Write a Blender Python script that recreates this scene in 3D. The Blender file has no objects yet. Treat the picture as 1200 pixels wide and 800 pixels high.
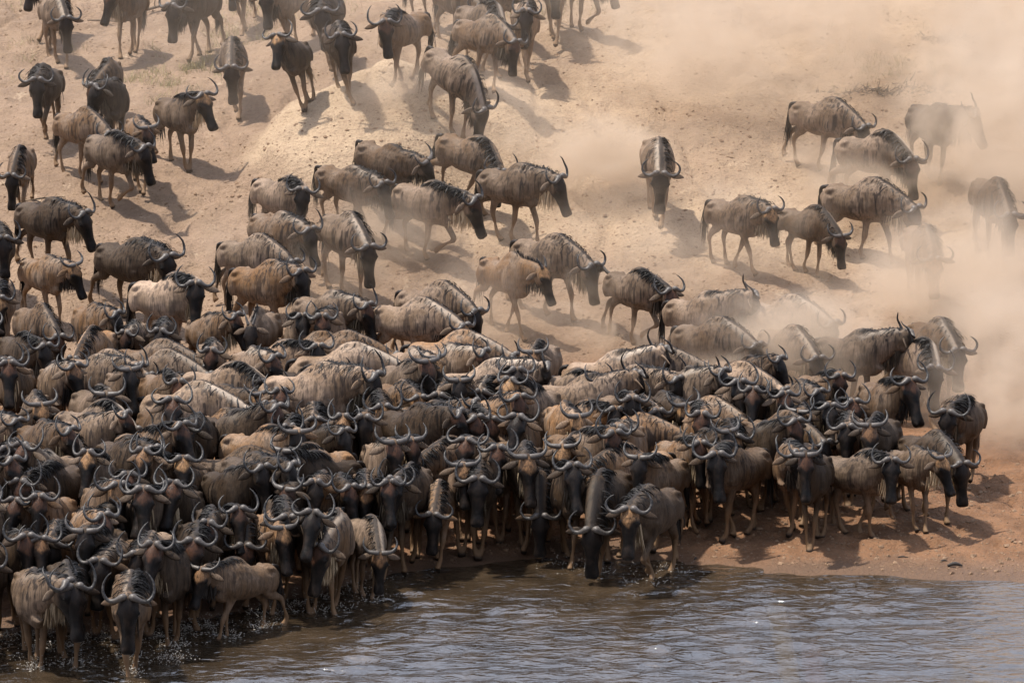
import bpy, math, random
import numpy as np
from mathutils import Vector, Matrix

# ---------------------------------------------------------------- camera, sky, sun, exposure
scene = bpy.context.scene
COL = scene.collection
W, H, F = 1200.0, 800.0, 5280.0          # photograph's size and focal length in its pixels
CAM_Z, CAM_DEP = 14.55, math.radians(11.0)
SUN_EL, SUN_AZ = math.radians(68), math.radians(-82)   # azimuth from +Y (away from camera), clockwise

cam_data = bpy.data.cameras.new('camera')
cam_data.sensor_width = 36.0
cam_data.lens = 36.0 * F / W
cam_data.clip_start, cam_data.clip_end = 0.5, 6000.0
cam = bpy.data.objects.new('camera', cam_data)
COL.objects.link(cam)
cam.location = (0, 0, CAM_Z)
cam.rotation_euler = (math.pi / 2 - CAM_DEP, 0, 0)
cam_data.dof.use_dof = True
cam_data.dof.focus_distance = 66.0
cam_data.dof.aperture_fstop = 7.1
scene.camera = cam

world = bpy.data.worlds.new('World')
scene.world = world
world.use_nodes = True
wn = world.node_tree
bg = wn.nodes['Background']
sky = wn.nodes.new('ShaderNodeTexSky')
sky.sky_type = 'NISHITA'
sky.sun_disc = False
sky.sun_elevation = SUN_EL
sky.sun_rotation = SUN_AZ
sky.dust_density = 4.0
sky.air_density = 1.0
# thin broken high cloud over the whole sky
_tc = wn.nodes.new('ShaderNodeTexCoord')
_nz = wn.nodes.new('ShaderNodeTexNoise'); _nz.inputs['Scale'].default_value = 2.6; _nz.inputs['Detail'].default_value = 6.0; _nz.inputs['Roughness'].default_value = .6
_mr = wn.nodes.new('ShaderNodeMapRange'); _mr.inputs[1].default_value = .42; _mr.inputs[2].default_value = .68; _mr.inputs[3].default_value = .30; _mr.inputs[4].default_value = .85
_mx = wn.nodes.new('ShaderNodeMix'); _mx.data_type = 'RGBA'; _mx.inputs[7].default_value = (9.8, 11.0, 13.6, 1)
wn.links.new(_tc.outputs['Generated'], _nz.inputs['Vector'])
wn.links.new(_nz.outputs['Fac'], _mr.inputs[0])
wn.links.new(_mr.outputs[0], _mx.inputs[0])
wn.links.new(sky.outputs[0], _mx.inputs[6])
wn.links.new(_mx.outputs[2], bg.inputs[0])
bg.inputs[1].default_value = 0.102

sun_data = bpy.data.lights.new('sun', 'SUN')
sun_data.energy = 4.8
sun_data.angle = math.radians(1.6)
sun_data.color = (1.0, 0.935, 0.84)
sun = bpy.data.objects.new('sun', sun_data)
COL.objects.link(sun)
to_sun = Vector((math.sin(SUN_AZ) * math.cos(SUN_EL), math.cos(SUN_AZ) * math.cos(SUN_EL), math.sin(SUN_EL)))
sun.rotation_euler = to_sun.to_track_quat('Z', 'Y').to_euler()
sun.location = (-30, 90, 60)

vs = scene.view_settings
vs.view_transform = 'Standard'
vs.look = 'None'
vs.exposure = 0.58
vs.gamma = 1.0
vs.use_curve_mapping = False
cy = scene.cycles
cy.use_denoising = True
cy.max_bounces = 6
cy.diffuse_bounces = 3
cy.glossy_bounces = 3
cy.transmission_bounces = 3
cy.transparent_max_bounces = 8
cy.volume_bounces = 1
cy.caustics_reflective = False
cy.caustics_refractive = False
cy.use_adaptive_sampling = True
cy.adaptive_threshold = 0.01

# ---------------------------------------------------------------- helpers
rng = np.random.default_rng(20240611)
random.seed(7)

def new_mesh(name, verts, faces, mat=None, smooth=True):
    me = bpy.data.meshes.new(name)
    me.from_pydata([tuple(v) for v in verts], [], [tuple(f) for f in faces])
    if mat:
        me.materials.append(mat)
    if smooth:
        me.polygons.foreach_set('use_smooth', [True] * len(me.polygons))
    me.update()
    return me

def link(name, me, parent=None):
    o = bpy.data.objects.new(name, me)
    COL.objects.link(o)
    o.parent = parent
    return o

_LATTICE = {}
def lattice_noise(x, y, scale, seed):
    """smooth value noise on a lattice, -1..1"""
    n = 256
    if seed not in _LATTICE:
        _LATTICE[seed] = np.random.default_rng(seed).uniform(-1, 1, (n, n))
    g = _LATTICE[seed]
    u, v = np.asarray(x, float) / scale, np.asarray(y, float) / scale
    i, j = np.floor(u).astype(int), np.floor(v).astype(int)
    a, b = u - i, v - j
    a, b = a * a * (3 - 2 * a), b * b * (3 - 2 * b)
    i0, i1, j0, j1 = i % n, (i + 1) % n, j % n, (j + 1) % n
    return (g[i0, j0] * (1 - a) * (1 - b) + g[i1, j0] * a * (1 - b) + g[i0, j1] * (1 - a) * b + g[i1, j1] * a * b)

def smooth01(t, a, b):
    t = np.clip((np.asarray(t, float) - a) / (b - a), 0, 1)
    return t * t * (3 - 2 * t)

class Nodes:
    """short-hand for building a node tree"""
    def __init__(self, name):
        self.m = bpy.data.materials.new(name)
        self.m.use_nodes = True
        self.t = self.m.node_tree
        self.bsdf = self.t.nodes.get('Principled BSDF')
        self.out = self.t.nodes.get('Material Output')
    def n(self, kind, **kw):
        nd = self.t.nodes.new('ShaderNode' + kind)
        for k, v in kw.items():
            if k.startswith('i_'):
                nd.inputs[k[2:].replace('_', ' ')].default_value = v
            else:
                setattr(nd, k, v)
        return nd
    def l(self, a, b):
        self.t.links.new(a, b)
    def math(self, op, a, b=None, c=None, clamp=False):
        nd = self.n('Math', operation=op, use_clamp=clamp)
        for k, v in enumerate((a, b, c)):
            if v is None:
                continue
            if isinstance(v, (int, float)):
                nd.inputs[k].default_value = v
            else:
                self.l(v, nd.inputs[k])
        return nd.outputs[0]
    def mix(self, fac, a, b, blend='MIX'):
        nd = self.n('Mix', data_type='RGBA', blend_type=blend)
        for k, v in ((0, fac), (6, a), (7, b)):
            if isinstance(v, (int, float)):
                nd.inputs[k].default_value = v
            elif isinstance(v, tuple):
                nd.inputs[k].default_value = (*v, 1.0)
            else:
                self.l(v, nd.inputs[k])
        return nd.outputs[2]
    def ramp(self, fac, lo, hi, a=0.0, b=1.0):
        nd = self.n('MapRange', interpolation_type='SMOOTHSTEP')
        self.l(fac, nd.inputs[0])
        for k, v in zip((1, 2, 3, 4), (lo, hi, a, b)):
            nd.inputs[k].default_value = v
        return nd.outputs[0]
    def noise(self, vec, scale, detail=3.0, rough=0.55, dist=0.0):
        nd = self.n('TexNoise')
        nd.inputs['Scale'].default_value = scale
        nd.inputs['Detail'].default_value = detail
        nd.inputs['Roughness'].default_value = rough
        nd.inputs['Distortion'].default_value = dist
        if vec is not None:
            self.l(vec, nd.inputs['Vector'])
        return nd.outputs['Fac']
    def scaled(self, vec, s):
        nd = self.n('Mapping')
        nd.inputs['Scale'].default_value = s
        self.l(vec, nd.inputs['Vector'])
        return nd.outputs[0]

# ---------------------------------------------------------------- animal materials
# object colour carries what sets one animal apart: R coat tone (grey to tan), G coat lightness, B forehead (black, rust, tan), A beard paleness
def hide_material():
    k = Nodes('wildebeest_hide')
    info = k.n('ObjectInfo')
    sep = k.n('SeparateColor'); k.l(info.outputs['Color'], sep.inputs[0])
    tone, light, fore = sep.outputs
    rest = k.n('Attribute', attribute_name='rest').outputs['Vector']
    m1 = k.n('SeparateColor'); k.l(k.n('Attribute', attribute_name='mask_a').outputs['Color'], m1.inputs[0])
    m2 = k.n('SeparateColor'); k.l(k.n('Attribute', attribute_name='mask_b').outputs['Color'], m2.inputs[0])
    rnd = k.math('MULTIPLY', info.outputs['Random'], 40.0)
    off = k.n('CombineXYZ'); k.l(rnd, off.inputs[0]); k.l(rnd, off.inputs[1])
    add = k.n('VectorMath', operation='ADD'); k.l(rest, add.inputs[0]); k.l(off.outputs[0], add.inputs[1])
    rv = add.outputs[0]
    coat = k.mix(tone, (0.106, 0.074, 0.050), (0.178, 0.095, 0.043))
    strand = k.noise(k.scaled(rv, (48, 48, 6)), 1.0, 5, 0.72)
    blot = k.noise(rv, 3.2, 4, 0.6)
    coat = k.mix(k.ramp(blot, 0.35, 0.70), coat, (0.205, 0.146, 0.104))                        # worn, sun-bleached patches
    coat = k.mix(k.math('MULTIPLY', k.ramp(strand, 0.44, 0.66), 0.62), coat, (0.040, 0.030, 0.024))
    # dark vertical brindling on neck, shoulder and forward flank
    br = k.noise(k.scaled(rv, (21, 21, 1.5)), 1.0, 2, 0.5, 0.4)
    brm = k.math('MULTIPLY', k.ramp(br, 0.50, 0.62), m2.outputs[1])
    coat = k.mix(k.math('MULTIPLY', brm, 0.80), coat, (0.022, 0.018, 0.017))
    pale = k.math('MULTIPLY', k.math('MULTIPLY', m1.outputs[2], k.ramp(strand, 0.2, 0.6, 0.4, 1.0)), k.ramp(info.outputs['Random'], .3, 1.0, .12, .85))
    coat = k.mix(pale, coat, (0.26, 0.215, 0.172))                                             # pale fringe beside the mane, its sun highlight painted into the coat
    # multiply by lightness
    lv = k.n('CombineColor')
    for q in range(3): k.l(light, lv.inputs[q])
    coat = k.mix(1.0, coat, lv.outputs[0], 'MULTIPLY')
    coat = k.mix(k.math('MULTIPLY', m2.outputs[0], 0.8), coat, (0.19, 0.115, 0.062))         # tan lower legs
    coat = k.mix(k.math('MULTIPLY', m2.outputs[2], 0.9), coat, (0.022, 0.018, 0.016))        # crest, hooves, tail root
    f1 = k.mix(k.ramp(fore, 0.05, 0.5), (0.014, 0.012, 0.011), (0.085, 0.040, 0.024))
    f1 = k.mix(k.ramp(fore, 0.5, 1.0), f1, (0.31, 0.175, 0.085))
    f1 = k.mix(k.math('MULTIPLY', k.ramp(strand, 0.38, 0.62), 0.6), f1, (0.03, 0.02, 0.015))
    f1 = k.mix(k.math('MULTIPLY', k.ramp(k.noise(rv, 22, 3), 0.5, 0.7), 0.7), f1, (0.016, 0.012, 0.011))
    face = k.mix(k.ramp(k.noise(rv, 9, 3), 0.4, 0.75), (0.007, 0.006, 0.0055), (0.026, 0.018, 0.014))
    coat = k.mix(m1.outputs[0], coat, face)
    coat = k.mix(m1.outputs[1], coat, f1)
    k.l(coat, k.bsdf.inputs['Base Color'])
    k.l(k.ramp(m1.outputs[0], 0, 1, .56, .36), k.bsdf.inputs['Roughness'])
    k.bsdf.inputs['Specular IOR Level'].default_value = 0.10
    k.bsdf.inputs['Sheen Weight'].default_value = 0.0
    k.bsdf.inputs['Sheen Roughness'].default_value = 0.4
    bmp = k.n('Bump'); bmp.inputs['Strength'].default_value = 0.4; bmp.inputs['Distance'].default_value = 0.02
    k.l(k.math('ADD', strand, k.math('MULTIPLY', blot, 1.5)), bmp.inputs['Height'])
    k.l(bmp.outputs[0], k.bsdf.inputs['Normal'])
    return k.m

def hair_material(name, dark, pale=None, rough=0.42):
    k = Nodes(name)
    info = k.n('ObjectInfo')
    geo = k.n('NewGeometry')
    v = k.ramp(geo.outputs['Random Per Island'], 0.0, 1.0, 0.55, 1.35)
    if pale:
        c = k.mix(info.outputs['Alpha'], dark, pale)
    else:
        c = k.mix(0.0, dark, dark)
    lv = k.n('CombineColor')
    for q in range(3): k.l(v, lv.inputs[q])
    c = k.mix(1.0, c, lv.outputs[0], 'MULTIPLY')
    k.l(c, k.bsdf.inputs['Base Color'])
    k.bsdf.inputs['Roughness'].default_value = rough
    k.bsdf.inputs['Specular IOR Level'].default_value = 0.22
    return k.m

def horn_material():
    k = Nodes('horn_keratin')
    tc = k.n('TexCoord').outputs['Object']
    at = k.n('Attribute', attribute_name='along').outputs['Fac']
    nz = k.noise(tc, 30, 3)
    c = k.mix(k.ramp(at, 0.12, 0.62), (0.075, 0.064, 0.056), (0.013, 0.012, 0.012))
    c = k.mix(k.math('MULTIPLY', k.ramp(nz, 0.4, 0.7), 0.35), c, (0.15, 0.13, 0.115))
    k.l(c, k.bsdf.inputs['Base Color'])
    k.bsdf.inputs['Roughness'].default_value = 0.46
    k.bsdf.inputs['Specular IOR Level'].default_value = 0.35
    bmp = k.n('Bump'); bmp.inputs['Strength'].default_value = 0.3; bmp.inputs['Distance'].default_value = 0.01
    wv = k.n('Math', operation='SINE'); k.l(k.math('MULTIPLY', at, 95.0), wv.inputs[0])
    k.l(k.math('ADD', k.math('MULTIPLY', wv.outputs[0], 0.08), nz), bmp.inputs['Height'])
    k.l(bmp.outputs[0], k.bsdf.inputs['Normal'])
    return k.m

def plain_material(name, col, rough=0.5):
    k = Nodes(name)
    nz = k.noise(k.n('TexCoord').outputs['Object'], 25, 3)
    k.l(k.mix(k.ramp(nz, 0.3, 0.7), tuple(c * 0.7 for c in col), tuple(c * 1.25 for c in col)), k.bsdf.inputs['Base Color'])
    k.bsdf.inputs['Roughness'].default_value = rough
    return k.m

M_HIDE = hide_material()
M_MANE = hair_material('mane_hair', (0.013, 0.011, 0.010), rough=0.55)
M_TAIL = hair_material('tail_hair', (0.020, 0.016, 0.014), rough=0.5)
M_BEARD = hair_material('beard_hair', (0.022, 0.017, 0.014), (0.52, 0.40, 0.26), 0.6)
M_HORN = horn_material()

# ---------------------------------------------------------------- wildebeest builder (local: +X forward, +Y left, +Z up, feet on z = 0)
def catmull(P, sub):
    P = np.asarray(P, float)
    Q = np.vstack([2 * P[0] - P[1], P, 2 * P[-1] - P[-2]])
    out = []
    for i in range(1, len(Q) - 2):
        a, b, c, d = Q[i - 1], Q[i], Q[i + 1], Q[i + 2]
        for s in range(sub):
            t = s / sub
            out.append(0.5 * (2 * b + (c - a) * t + (2 * a - 5 * b + 4 * c - d) * t * t + (3 * b - a - 3 * c + d) * t ** 3))
    out.append(P[-1])
    return np.array(out)

def loft(path, side, sub=3, n=14, rmin=.004):
    """path rows: x y z half_width half_height -> closed tube (verts, faces)"""
    R = catmull(path, sub)
    C, rw, rh = R[:, :3], np.maximum(R[:, 3], rmin), np.maximum(R[:, 4], rmin)
    T = np.gradient(C, axis=0)
    T /= np.linalg.norm(T, axis=1)[:, None] + 1e-9
    s0 = np.asarray(side, float)
    if s0.ndim == 1:
        s0 = np.repeat(s0[None], len(C), 0)
    S = s0 - (s0 * T).sum(1)[:, None] * T
    S /= np.linalg.norm(S, axis=1)[:, None]
    U = np.cross(T, S)
    ang = np.linspace(0, 2 * np.pi, n, endpoint=False)
    V = (C[:, None] + S[:, None] * (rw[:, None] * np.cos(ang))[..., None] + U[:, None] * (rh[:, None] * np.sin(ang))[..., None])
    m = len(C)
    verts = list(V.reshape(-1, 3))
    faces = []
    for i in range(m - 1):
        for j in range(n):
            j2 = (j + 1) % n
            faces.append((i * n + j, i * n + j2, (i + 1) * n + j2, (i + 1) * n + j))
    a = len(verts); verts.append(C[0]); verts.append(C[-1])
    for j in range(n):
        j2 = (j + 1) % n
        faces.append((a, j2, j))
        faces.append((a + 1, (m - 1) * n + j, (m - 1) * n + j2))
    return verts, faces

class Soup:
    def __init__(self):
        self.v, self.f = [], []
    def add(self, vf):
        b = len(self.v)
        self.v += list(vf[0])
        self.f += [tuple(i + b for i in f) for f in vf[1]]

def roty(a):
    c, s = math.cos(a), math.sin(a)
    return np.array([[c, 0, s], [0, 1, 0], [-s, 0, c]])
def rotz(a):
    c, s = math.cos(a), math.sin(a)
    return np.array([[c, -s, 0], [s, c, 0], [0, 0, 1]])

def strand(soup, p, d0, d1, length, width, rnd, seg=3):
    """a tapering lock of hair from p, leaving along d0 and ending along d1"""
    d0, d1 = np.asarray(d0, float), np.asarray(d1, float)
    axis = rnd.normal(size=3); axis -= axis.dot(d1) * d1; axis /= np.linalg.norm(axis) + 1e-9
    pts, q = [np.array(p, float)], np.array(p, float)
    for s in range(seg):
        t = (s + 0.5) / seg
        d = d0 * (1 - t) + d1 * t
        d /= np.linalg.norm(d) + 1e-9
        q = q + d * length / seg
        pts.append(q)
    b = len(soup.v)
    for s in range(seg):
        w = width * (1 - 0.55 * s / seg) * 0.5
        soup.v += [pts[s] - axis * w, pts[s] + axis * w]
    soup.v.append(pts[-1])
    for s in range(seg - 1):
        soup.f.append((b + 2 * s, b + 2 * s + 1, b + 2 * s + 3, b + 2 * s + 2))
    soup.f.append((b + 2 * seg - 2, b + 2 * seg - 1, b + 2 * seg))

def leg_chain(hip, lens, angs):
    """joints from hip downwards; angles in degrees from straight down, + swings the lower end forward"""
    P = [np.array(hip, float)]
    for l, a in zip(lens, angs):
        a = math.radians(a)
        P.append(P[-1] + np.array([math.sin(a) * l, 0, -math.cos(a) * l]))
    return P

FRONT_L = (0.20, 0.31, 0.27, 0.095)      # shoulder-elbow, elbow-knee, knee-fetlock, fetlock-hoof
HIND_L = (0.27, 0.31, 0.335, 0.095)       # hip-stifle, stifle-hock, hock-fetlock, fetlock-hoof
F_STAND, F_FWD, F_BACK, F_LIFT = (-14, 6, -1, 22), (8, 24, 8, 30), (-30, -12, -20, 8), (12, 38, -55, -50)
H_STAND, H_FWD, H_BACK, H_LIFT = (24, -36, 6, 26), (42, -14, 12, 30), (2, -58, -22, 12), (46, -40, -12, -25)

def make_wildebeest(key, fl=F_STAND, fr=F_STAND, hl=H_STAND, hr=H_STAND, neck=(20, 0), head=(-62, 0), tail=(0, 0), calf=0.0, mane=1.0, bend=0.0, spread=1.0, seed=1):
    rnd = np.random.default_rng(seed)
    S = Soup()
    fall = -1 if seed % 2 else 1          # the side the mane falls to
    Y = (0, 1, 0)
    slim = 1.0 - 0.10 * calf
    def bx(x):  # sideways bend of the spine
        return bend * (x + 0.1) ** 2 * (1 if x > -0.1 else -1)
    # trunk: steep withers, deep chest, hips lower and narrower
    K = .83                               # short-coupled trunk
    trunk = [(-.60, .985, .05, .06), (-.57, .968, .115, .135), (-.49, .945, .165, .185), (-.36, .925, .188, .210), (-.17, .900, .212, .232), (.03, .895, .234, .262),
             (.24, .945, .230, .312), (.42, .985, .216, .328), (.56, 1.0, .186, .295), (.68, 1.01, .142, .23), (.75, 1.02, .07, .12)]
    trunk = [(a * K, b, c, d) for a, b, c, d in trunk]
    S.add(loft([(x, bx(x), z, w * slim, h * slim) for x, z, w, h in trunk], Y, 3, 20))
    # withers hump
    S.add(loft([(x * K, bx(x * K), z, w, h) for x, z, w, h in ((.06, 1.10, .06, .07), (.24, 1.17, .09, .13), (.40, 1.215, .088, .145), (.56, 1.19, .078, .14), (.72, 1.13, .05, .09))], Y, 3, 12))
    # neck
    B = np.array([.56 * K, bx(.56 * K), 1.055])
    nd = rotz(math.radians(neck[1] * .55)) @ roty(-math.radians(neck[0])) @ np.array([1., 0, 0])
    nd2 = rotz(math.radians(neck[1])) @ roty(-math.radians(neck[0])) @ np.array([1., 0, 0])
    nl = 0.47 * (1 - .06 * calf)
    N = [B - nd * .12, B + nd * .06, B + nd * .06 + nd2 * (nl * .36), B + nd * .06 + nd2 * (nl * .68), B + nd * .06 + nd2 * (nl * .92)]
    nw, nh = (.13, .138, .122, .106, .09), (.27, .262, .22, .175, .135)
    S.add(loft([(*p, w * slim, h * slim) for p, w, h in zip(N, nw, nh)], rotz(math.radians(neck[1] * .7)) @ np.array(Y), 3, 16))
    poll = N[-1] + np.array([0, 0, .015])
    # head: +X down the face, +Z off the forehead
    Rh = rotz(math.radians(neck[1] + head[1])) @ roty(-math.radians(head[0]))
    hs = 1.12 - .10 * calf
    def hp(x, y, z):
        return poll + Rh @ (np.array([x, y, z]) * hs)
    hw = [(-.05, -.01, .055, .07), (.0, .0, .090, .115), (.07, .0, .106, .128), (.14, .0, .108, .125), (.22, -.004, .088, .108), (.31, -.010, .070, .088), (.40, -.016, .066, .074), (.47, -.020, .078, .070), (.525, -.024, .074, .058), (.55, -.026, .045, .035)]
    S.add(loft([(*hp(x, 0, z), w * hs, h * hs) for x, z, w, h in hw], Rh @ np.array(Y), 3, 16))
    # brow ridges, cheeks and nostrils
    for s in (-1, 1):
        S.add(loft([(*hp(.10, s * .082, .045), .02, .02), (*hp(.145, s * .092, .05), .034, .030), (*hp(.20, s * .078, .045), .018, .018)], Rh @ np.array(Y), 2, 8))
        S.add(loft([(*hp(.49, s * .035, .018), .02, .02), (*hp(.525, s * .042, .014), .030, .026), (*hp(.55, s * .036, .0), .016, .016)], Rh @ np.array(Y), 2, 8))
        S.add(loft([(*hp(.05, s * .045, -.06), .03, .03), (*hp(.14, s * .052, -.075), .045, .05), (*hp(.25, s * .035, -.06), .03, .03)], Rh @ np.array(Y), 2, 8))
    for s in (-1, 1):   # shoulder blade, point of hip, haunch
        S.add(loft([(.30, s * .115, 1.17, .03, .05), (.335, s * .155, 1.05, .055, .085), (.36, s * .175, .92, .06, .095), (.375, s * .16, .79, .05, .07)], (0, 1, 0), 3, 10))
        S.add(loft([(-.24, s * .10, 1.085, .03, .03), (-.30, s * .135, 1.075, .045, .04), (-.37, s * .13, 1.03, .04, .04)], (0, 1, 0), 2, 8))
        S.add(loft([(-.30, s * .15, .98, .05, .09), (-.34, s * .165, .86, .05, .10), (-.32, s * .15, .74, .04, .07)], (0, 1, 0), 2, 8))
    # brisket
    S.add(loft([(.36, bx(.36), .75, .08, .09), (.51, bx(.51), .78, .10, .12), (.61, bx(.61), .87, .085, .12)], Y, 3, 10))
    # legs
    hooves, legs = [], []
    for s, ang, front in ((1, fl, 1), (-1, fr, 1), (1, hl, 0), (-1, hr, 0)):
        if front:
            P = leg_chain((.385, s * .132 + bx(.385), .905), FRONT_L, ang)
            r = (.120, .072, .045, .035, .039)
            flat = (.85, .80, .95, 1., 1.)
        else:
            P = leg_chain((-.30, s * .115 + bx(-.30), .975), HIND_L, ang)
            r = (.155, .104, .048, .037, .039)
            flat = (.62, .62, .8, .95, 1.)
        legs.append([P, r, flat, s, front])
        hooves.append(P[-1][2])
    drop = min(hooves) - .035
    for P, r, flat, s, front in legs:
        path = []
        for i in range(len(P)):
            inward = 0.0 if i == 0 else -s * (.030 if front else .018) * i
            p = P[i] + np.array([0, inward, 0])
            path.append((*p, r[i] * flat[i] * slim, r[i] * slim))
            if i in (1, 2) and i + 1 < len(P):
                q = (P[i] * .5 + P[i + 1] * .5) + np.array([0, -s * (.030 if front else .018) * (i + .5), 0])
                rr = (r[i] + r[i + 1]) * .5 * (.84 if i == 1 else .62)
                path.append((*q, rr * flat[i + 1] * slim, rr * slim))
        last = np.array(path[-1][:3])
        d = P[-1] - P[-2]; d = d / np.linalg.norm(d)
        S.add(loft(path, Y, 3, 12))
        toe = last + np.array([.032, 0, -.035])
        S.add(loft([(*(last - d * .02), .040, .042), (*(last + np.array([.012, 0, -.012])), .046, .056), (*toe, .046, .066)], Y, 2, 10))
    me = bpy.data.meshes.new('soup')
    me.from_pydata([tuple(v) for v in S.v], [], S.f)
    o = bpy.data.objects.new('soup', me)
    COL.objects.link(o)
    md = o.modifiers.new('r', 'REMESH'); md.mode = 'VOXEL'; md.voxel_size = 0.0185; md.use_smooth_shade = True
    sm = o.modifiers.new('s', 'SMOOTH'); sm.factor = .5; sm.iterations = 4
    dg = bpy.context.evaluated_depsgraph_get()
    ev = o.evaluated_get(dg)
    body = bpy.data.meshes.new_from_object(ev)
    bpy.data.objects.remove(o); bpy.data.meshes.remove(me)
    nv = len(body.vertices)
    co = np.empty(nv * 3); body.vertices.foreach_get('co', co); co = co.reshape(-1, 3)
    nf = len(body.loop_totals) if hasattr(body, 'loop_totals') else len(body.polygons)
    faces = [tuple(p.vertices) for p in body.polygons]
    bpy.data.meshes.remove(body)
    # ears and eyes join the body mesh
    E = Soup()
    for s in (-1, 1):
        e0, e1 = hp(.02, s * .085, -.02), hp(.065, s * .285, -.085)
        ax = (e1 - e0)
        E.add(loft([(*e0, .018, .02), (*(e0 + ax * .25), .040, .016), (*(e0 + ax * .55), .046, .012), (*(e0 + ax * .85), .026, .008), (*e1, .005, .004)], Rh @ np.array([1., 0, -.35 * s * 0]), 2, 8))
    n_ear = len(E.v)
    for s in (-1, 1):
        E.add(loft([(*hp(.135, s * .098, .040), .012, .012), (*hp(.150, s * .104, .043), .021, .018), (*hp(.168, s * .099, .040), .012, .012)], Rh @ np.array(Y), 2, 8))
    n_eye = len(E.v)
    faces += [tuple(i + nv for i in f) for f in E.f]
    V = np.vstack([co, np.array(E.v)])
    # colour regions
    q = (V - poll) @ Rh / hs
    t, lat, up = q[:, 0], q[:, 1], q[:, 2]
    rad = np.hypot(lat, up)
    inhead = smooth01(t, -.03, .03) * (rad < .17)
    wob = lattice_noise(V[:, 0] * 10 + seed * 3.1, V[:, 2] * 10 + V[:, 1] * 7, 1.0, seed) * .034
    face = inhead * np.maximum(smooth01(t + wob, .13, .20), smooth01(up + wob, .0, .03) * smooth01(t, .0, .04))
    fore = inhead * smooth01(up + wob, -.005, .035) * (1 - smooth01(t + np.abs(lat) * .9 + wob, .17, .225)) * smooth01(t, -.02, .03)
    # neck coordinates
    rel = V - B
    al = rel @ nd2
    perp = rel - al[:, None] * nd2
    side_n = rotz(math.radians(neck[1])) @ np.array([0, 1., 0])
    latn = perp @ side_n
    upn = (perp - latn[:, None] * side_n)[:, 2]
    onneck = smooth01(al, -.12, .02) * (1 - smooth01(t, -.02, .06)) * (al < .62)
    crest = onneck * smooth01(upn, .05, .10)
    x, y, z = V.T
    x = x / K
    hump = smooth01(x, .14, .26) * (1 - smooth01(x, .60, .72)) * smooth01(z, 1.18, 1.27)
    pale = np.clip(crest * smooth01(np.abs(latn), .010, .035) * (1 - smooth01(np.abs(latn), .06, .10)) * np.where(latn * fall < 0, .95, .25) + hump * .16 * smooth01(np.abs(y), .012, .03) * np.where(y * fall < 0, 1, .2), 0, 1)  # pale crest fur, with the sun highlight beside the mane painted in
    legm = (1 - smooth01(z, .30, .66)) * .9
    hoof = 1 - smooth01(z + drop, drop + .05, drop + .085)
    dark = np.clip(hoof + crest * (1 - smooth01(np.where(latn * fall > 0, np.abs(latn) * .33, np.abs(latn)), .008, .028)) + hump * (1 - smooth01(np.where(y * fall > 0, np.abs(y) * .4, np.abs(y)), .006, .022)) * .9 + smooth01(-x, .53, .585) * smooth01(z, .85, .95) * .3 * (np.abs(y) < .05), 0, 1)
    brind = np.clip(smooth01(x, -.35, .15) * smooth01(z, .6, .8) * (1 - .35 * smooth01(x, .2, .6)) * .8 + onneck * .8, 0, 1) * (1 - .7 * calf)
    face[nv:nv + n_ear] = .35; fore[nv:] = 0; pale[nv:] = 0; dark[nv:nv + n_ear] = 0; legm[nv:] = 0; brind[nv:] = 0
    face[nv + n_ear:] = 1; dark[nv + n_ear:] = 1
    V[:, 2] -= drop
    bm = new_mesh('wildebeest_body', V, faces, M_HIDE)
    def col(nm, a, b, c):
        at = bm.attributes.new(nm, 'FLOAT_COLOR', 'POINT')
        at.data.foreach_set('color', np.stack([a, b, c, np.ones_like(a)], 1).astype(np.float32).ravel())
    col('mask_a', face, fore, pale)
    col('mask_b', legm, brind, dark)
    at = bm.attributes.new('rest', 'FLOAT_VECTOR', 'POINT')
    at.data.foreach_set('vector', V.astype(np.float32).ravel())
    lift = np.array([0, 0, -drop])
    poll_l = poll + lift
    # horns: out and slightly down from the boss, then up and back in
    horns = []
    for s in (-1, 1):
        if calf > .6:
            pts = [(-.01, .035, .09, .026, .026), (-.06, .055, .10, .022, .022), (-.12, .075, .10, .015, .015), (-.185, .085, .09, .004, .004)]
        elif calf > .2:
            pts = [(.0, .02, .10, .036, .036), (-.005, .09, .105, .036, .034), (-.02, .16, .10, .027, .027), (-.075, .215, .09, .021, .021), (-.15, .225, .075, .013, .013), (-.215, .20, .06, .004, .004)]
        else:
            w = spread * .78 * (1 + rnd.normal(0, .04)); u = 1.05 + rnd.normal(0, .12); g = rnd.normal(0, .012)
            pts = [(.004, .022, .094, .030, .030), (.0, .052, .112, .050, .042), (.020, .110 * w, .112, .038, .034), (.040, .180 * w, .098, .0265, .026), (.026, .255 * w, .088, .0215, .0215),
                   (-.036 * u, .305 * w, .084 + g, .018, .018), (-.108 * u, .300 * w, .086 + g, .0142, .0142), (-.166 * u, .255 * w, .092 + 2 * g, .0098, .0098), (-.200 * u, .205 * w, .098 + 2 * g, .003, .003)]
        path = [(*(hp(px, s * py, pz) + lift), a, b) for px, py, pz, a, b in pts]
        v, f = loft(path, Rh @ np.array([0, 0, 1.]), 4, 10)
        hm = new_mesh('horn', v, f, M_HORN)
        m = len(catmull([(p[0],) * 3 for p in path], 4))
        alv = np.repeat(np.linspace(0, 1, m), 10)
        alv = np.concatenate([alv, [0, 1]])
        a2 = hm.attributes.new('along', 'FLOAT', 'POINT'); a2.data.foreach_set('value', alv.astype(np.float32))
        horns.append(hm)
    # mane: locks along the crest from poll to behind the withers
    MS = Soup()
    line = [poll + Rh @ np.array([-.03, 0, .085]), N[3] + np.array([0, 0, nh[3] * slim * .93]), N[2] + np.array([0, 0, nh[2] * slim * .97]), N[1] + np.array([0, 0, nh[1] * slim * 1.0]),
            np.array([.40, bx(.40), 1.352]), np.array([.26, bx(.26), 1.302]), np.array([.17, bx(.17), 1.250])]
    LC = catmull([(*p,) for p in line], 8)
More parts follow.
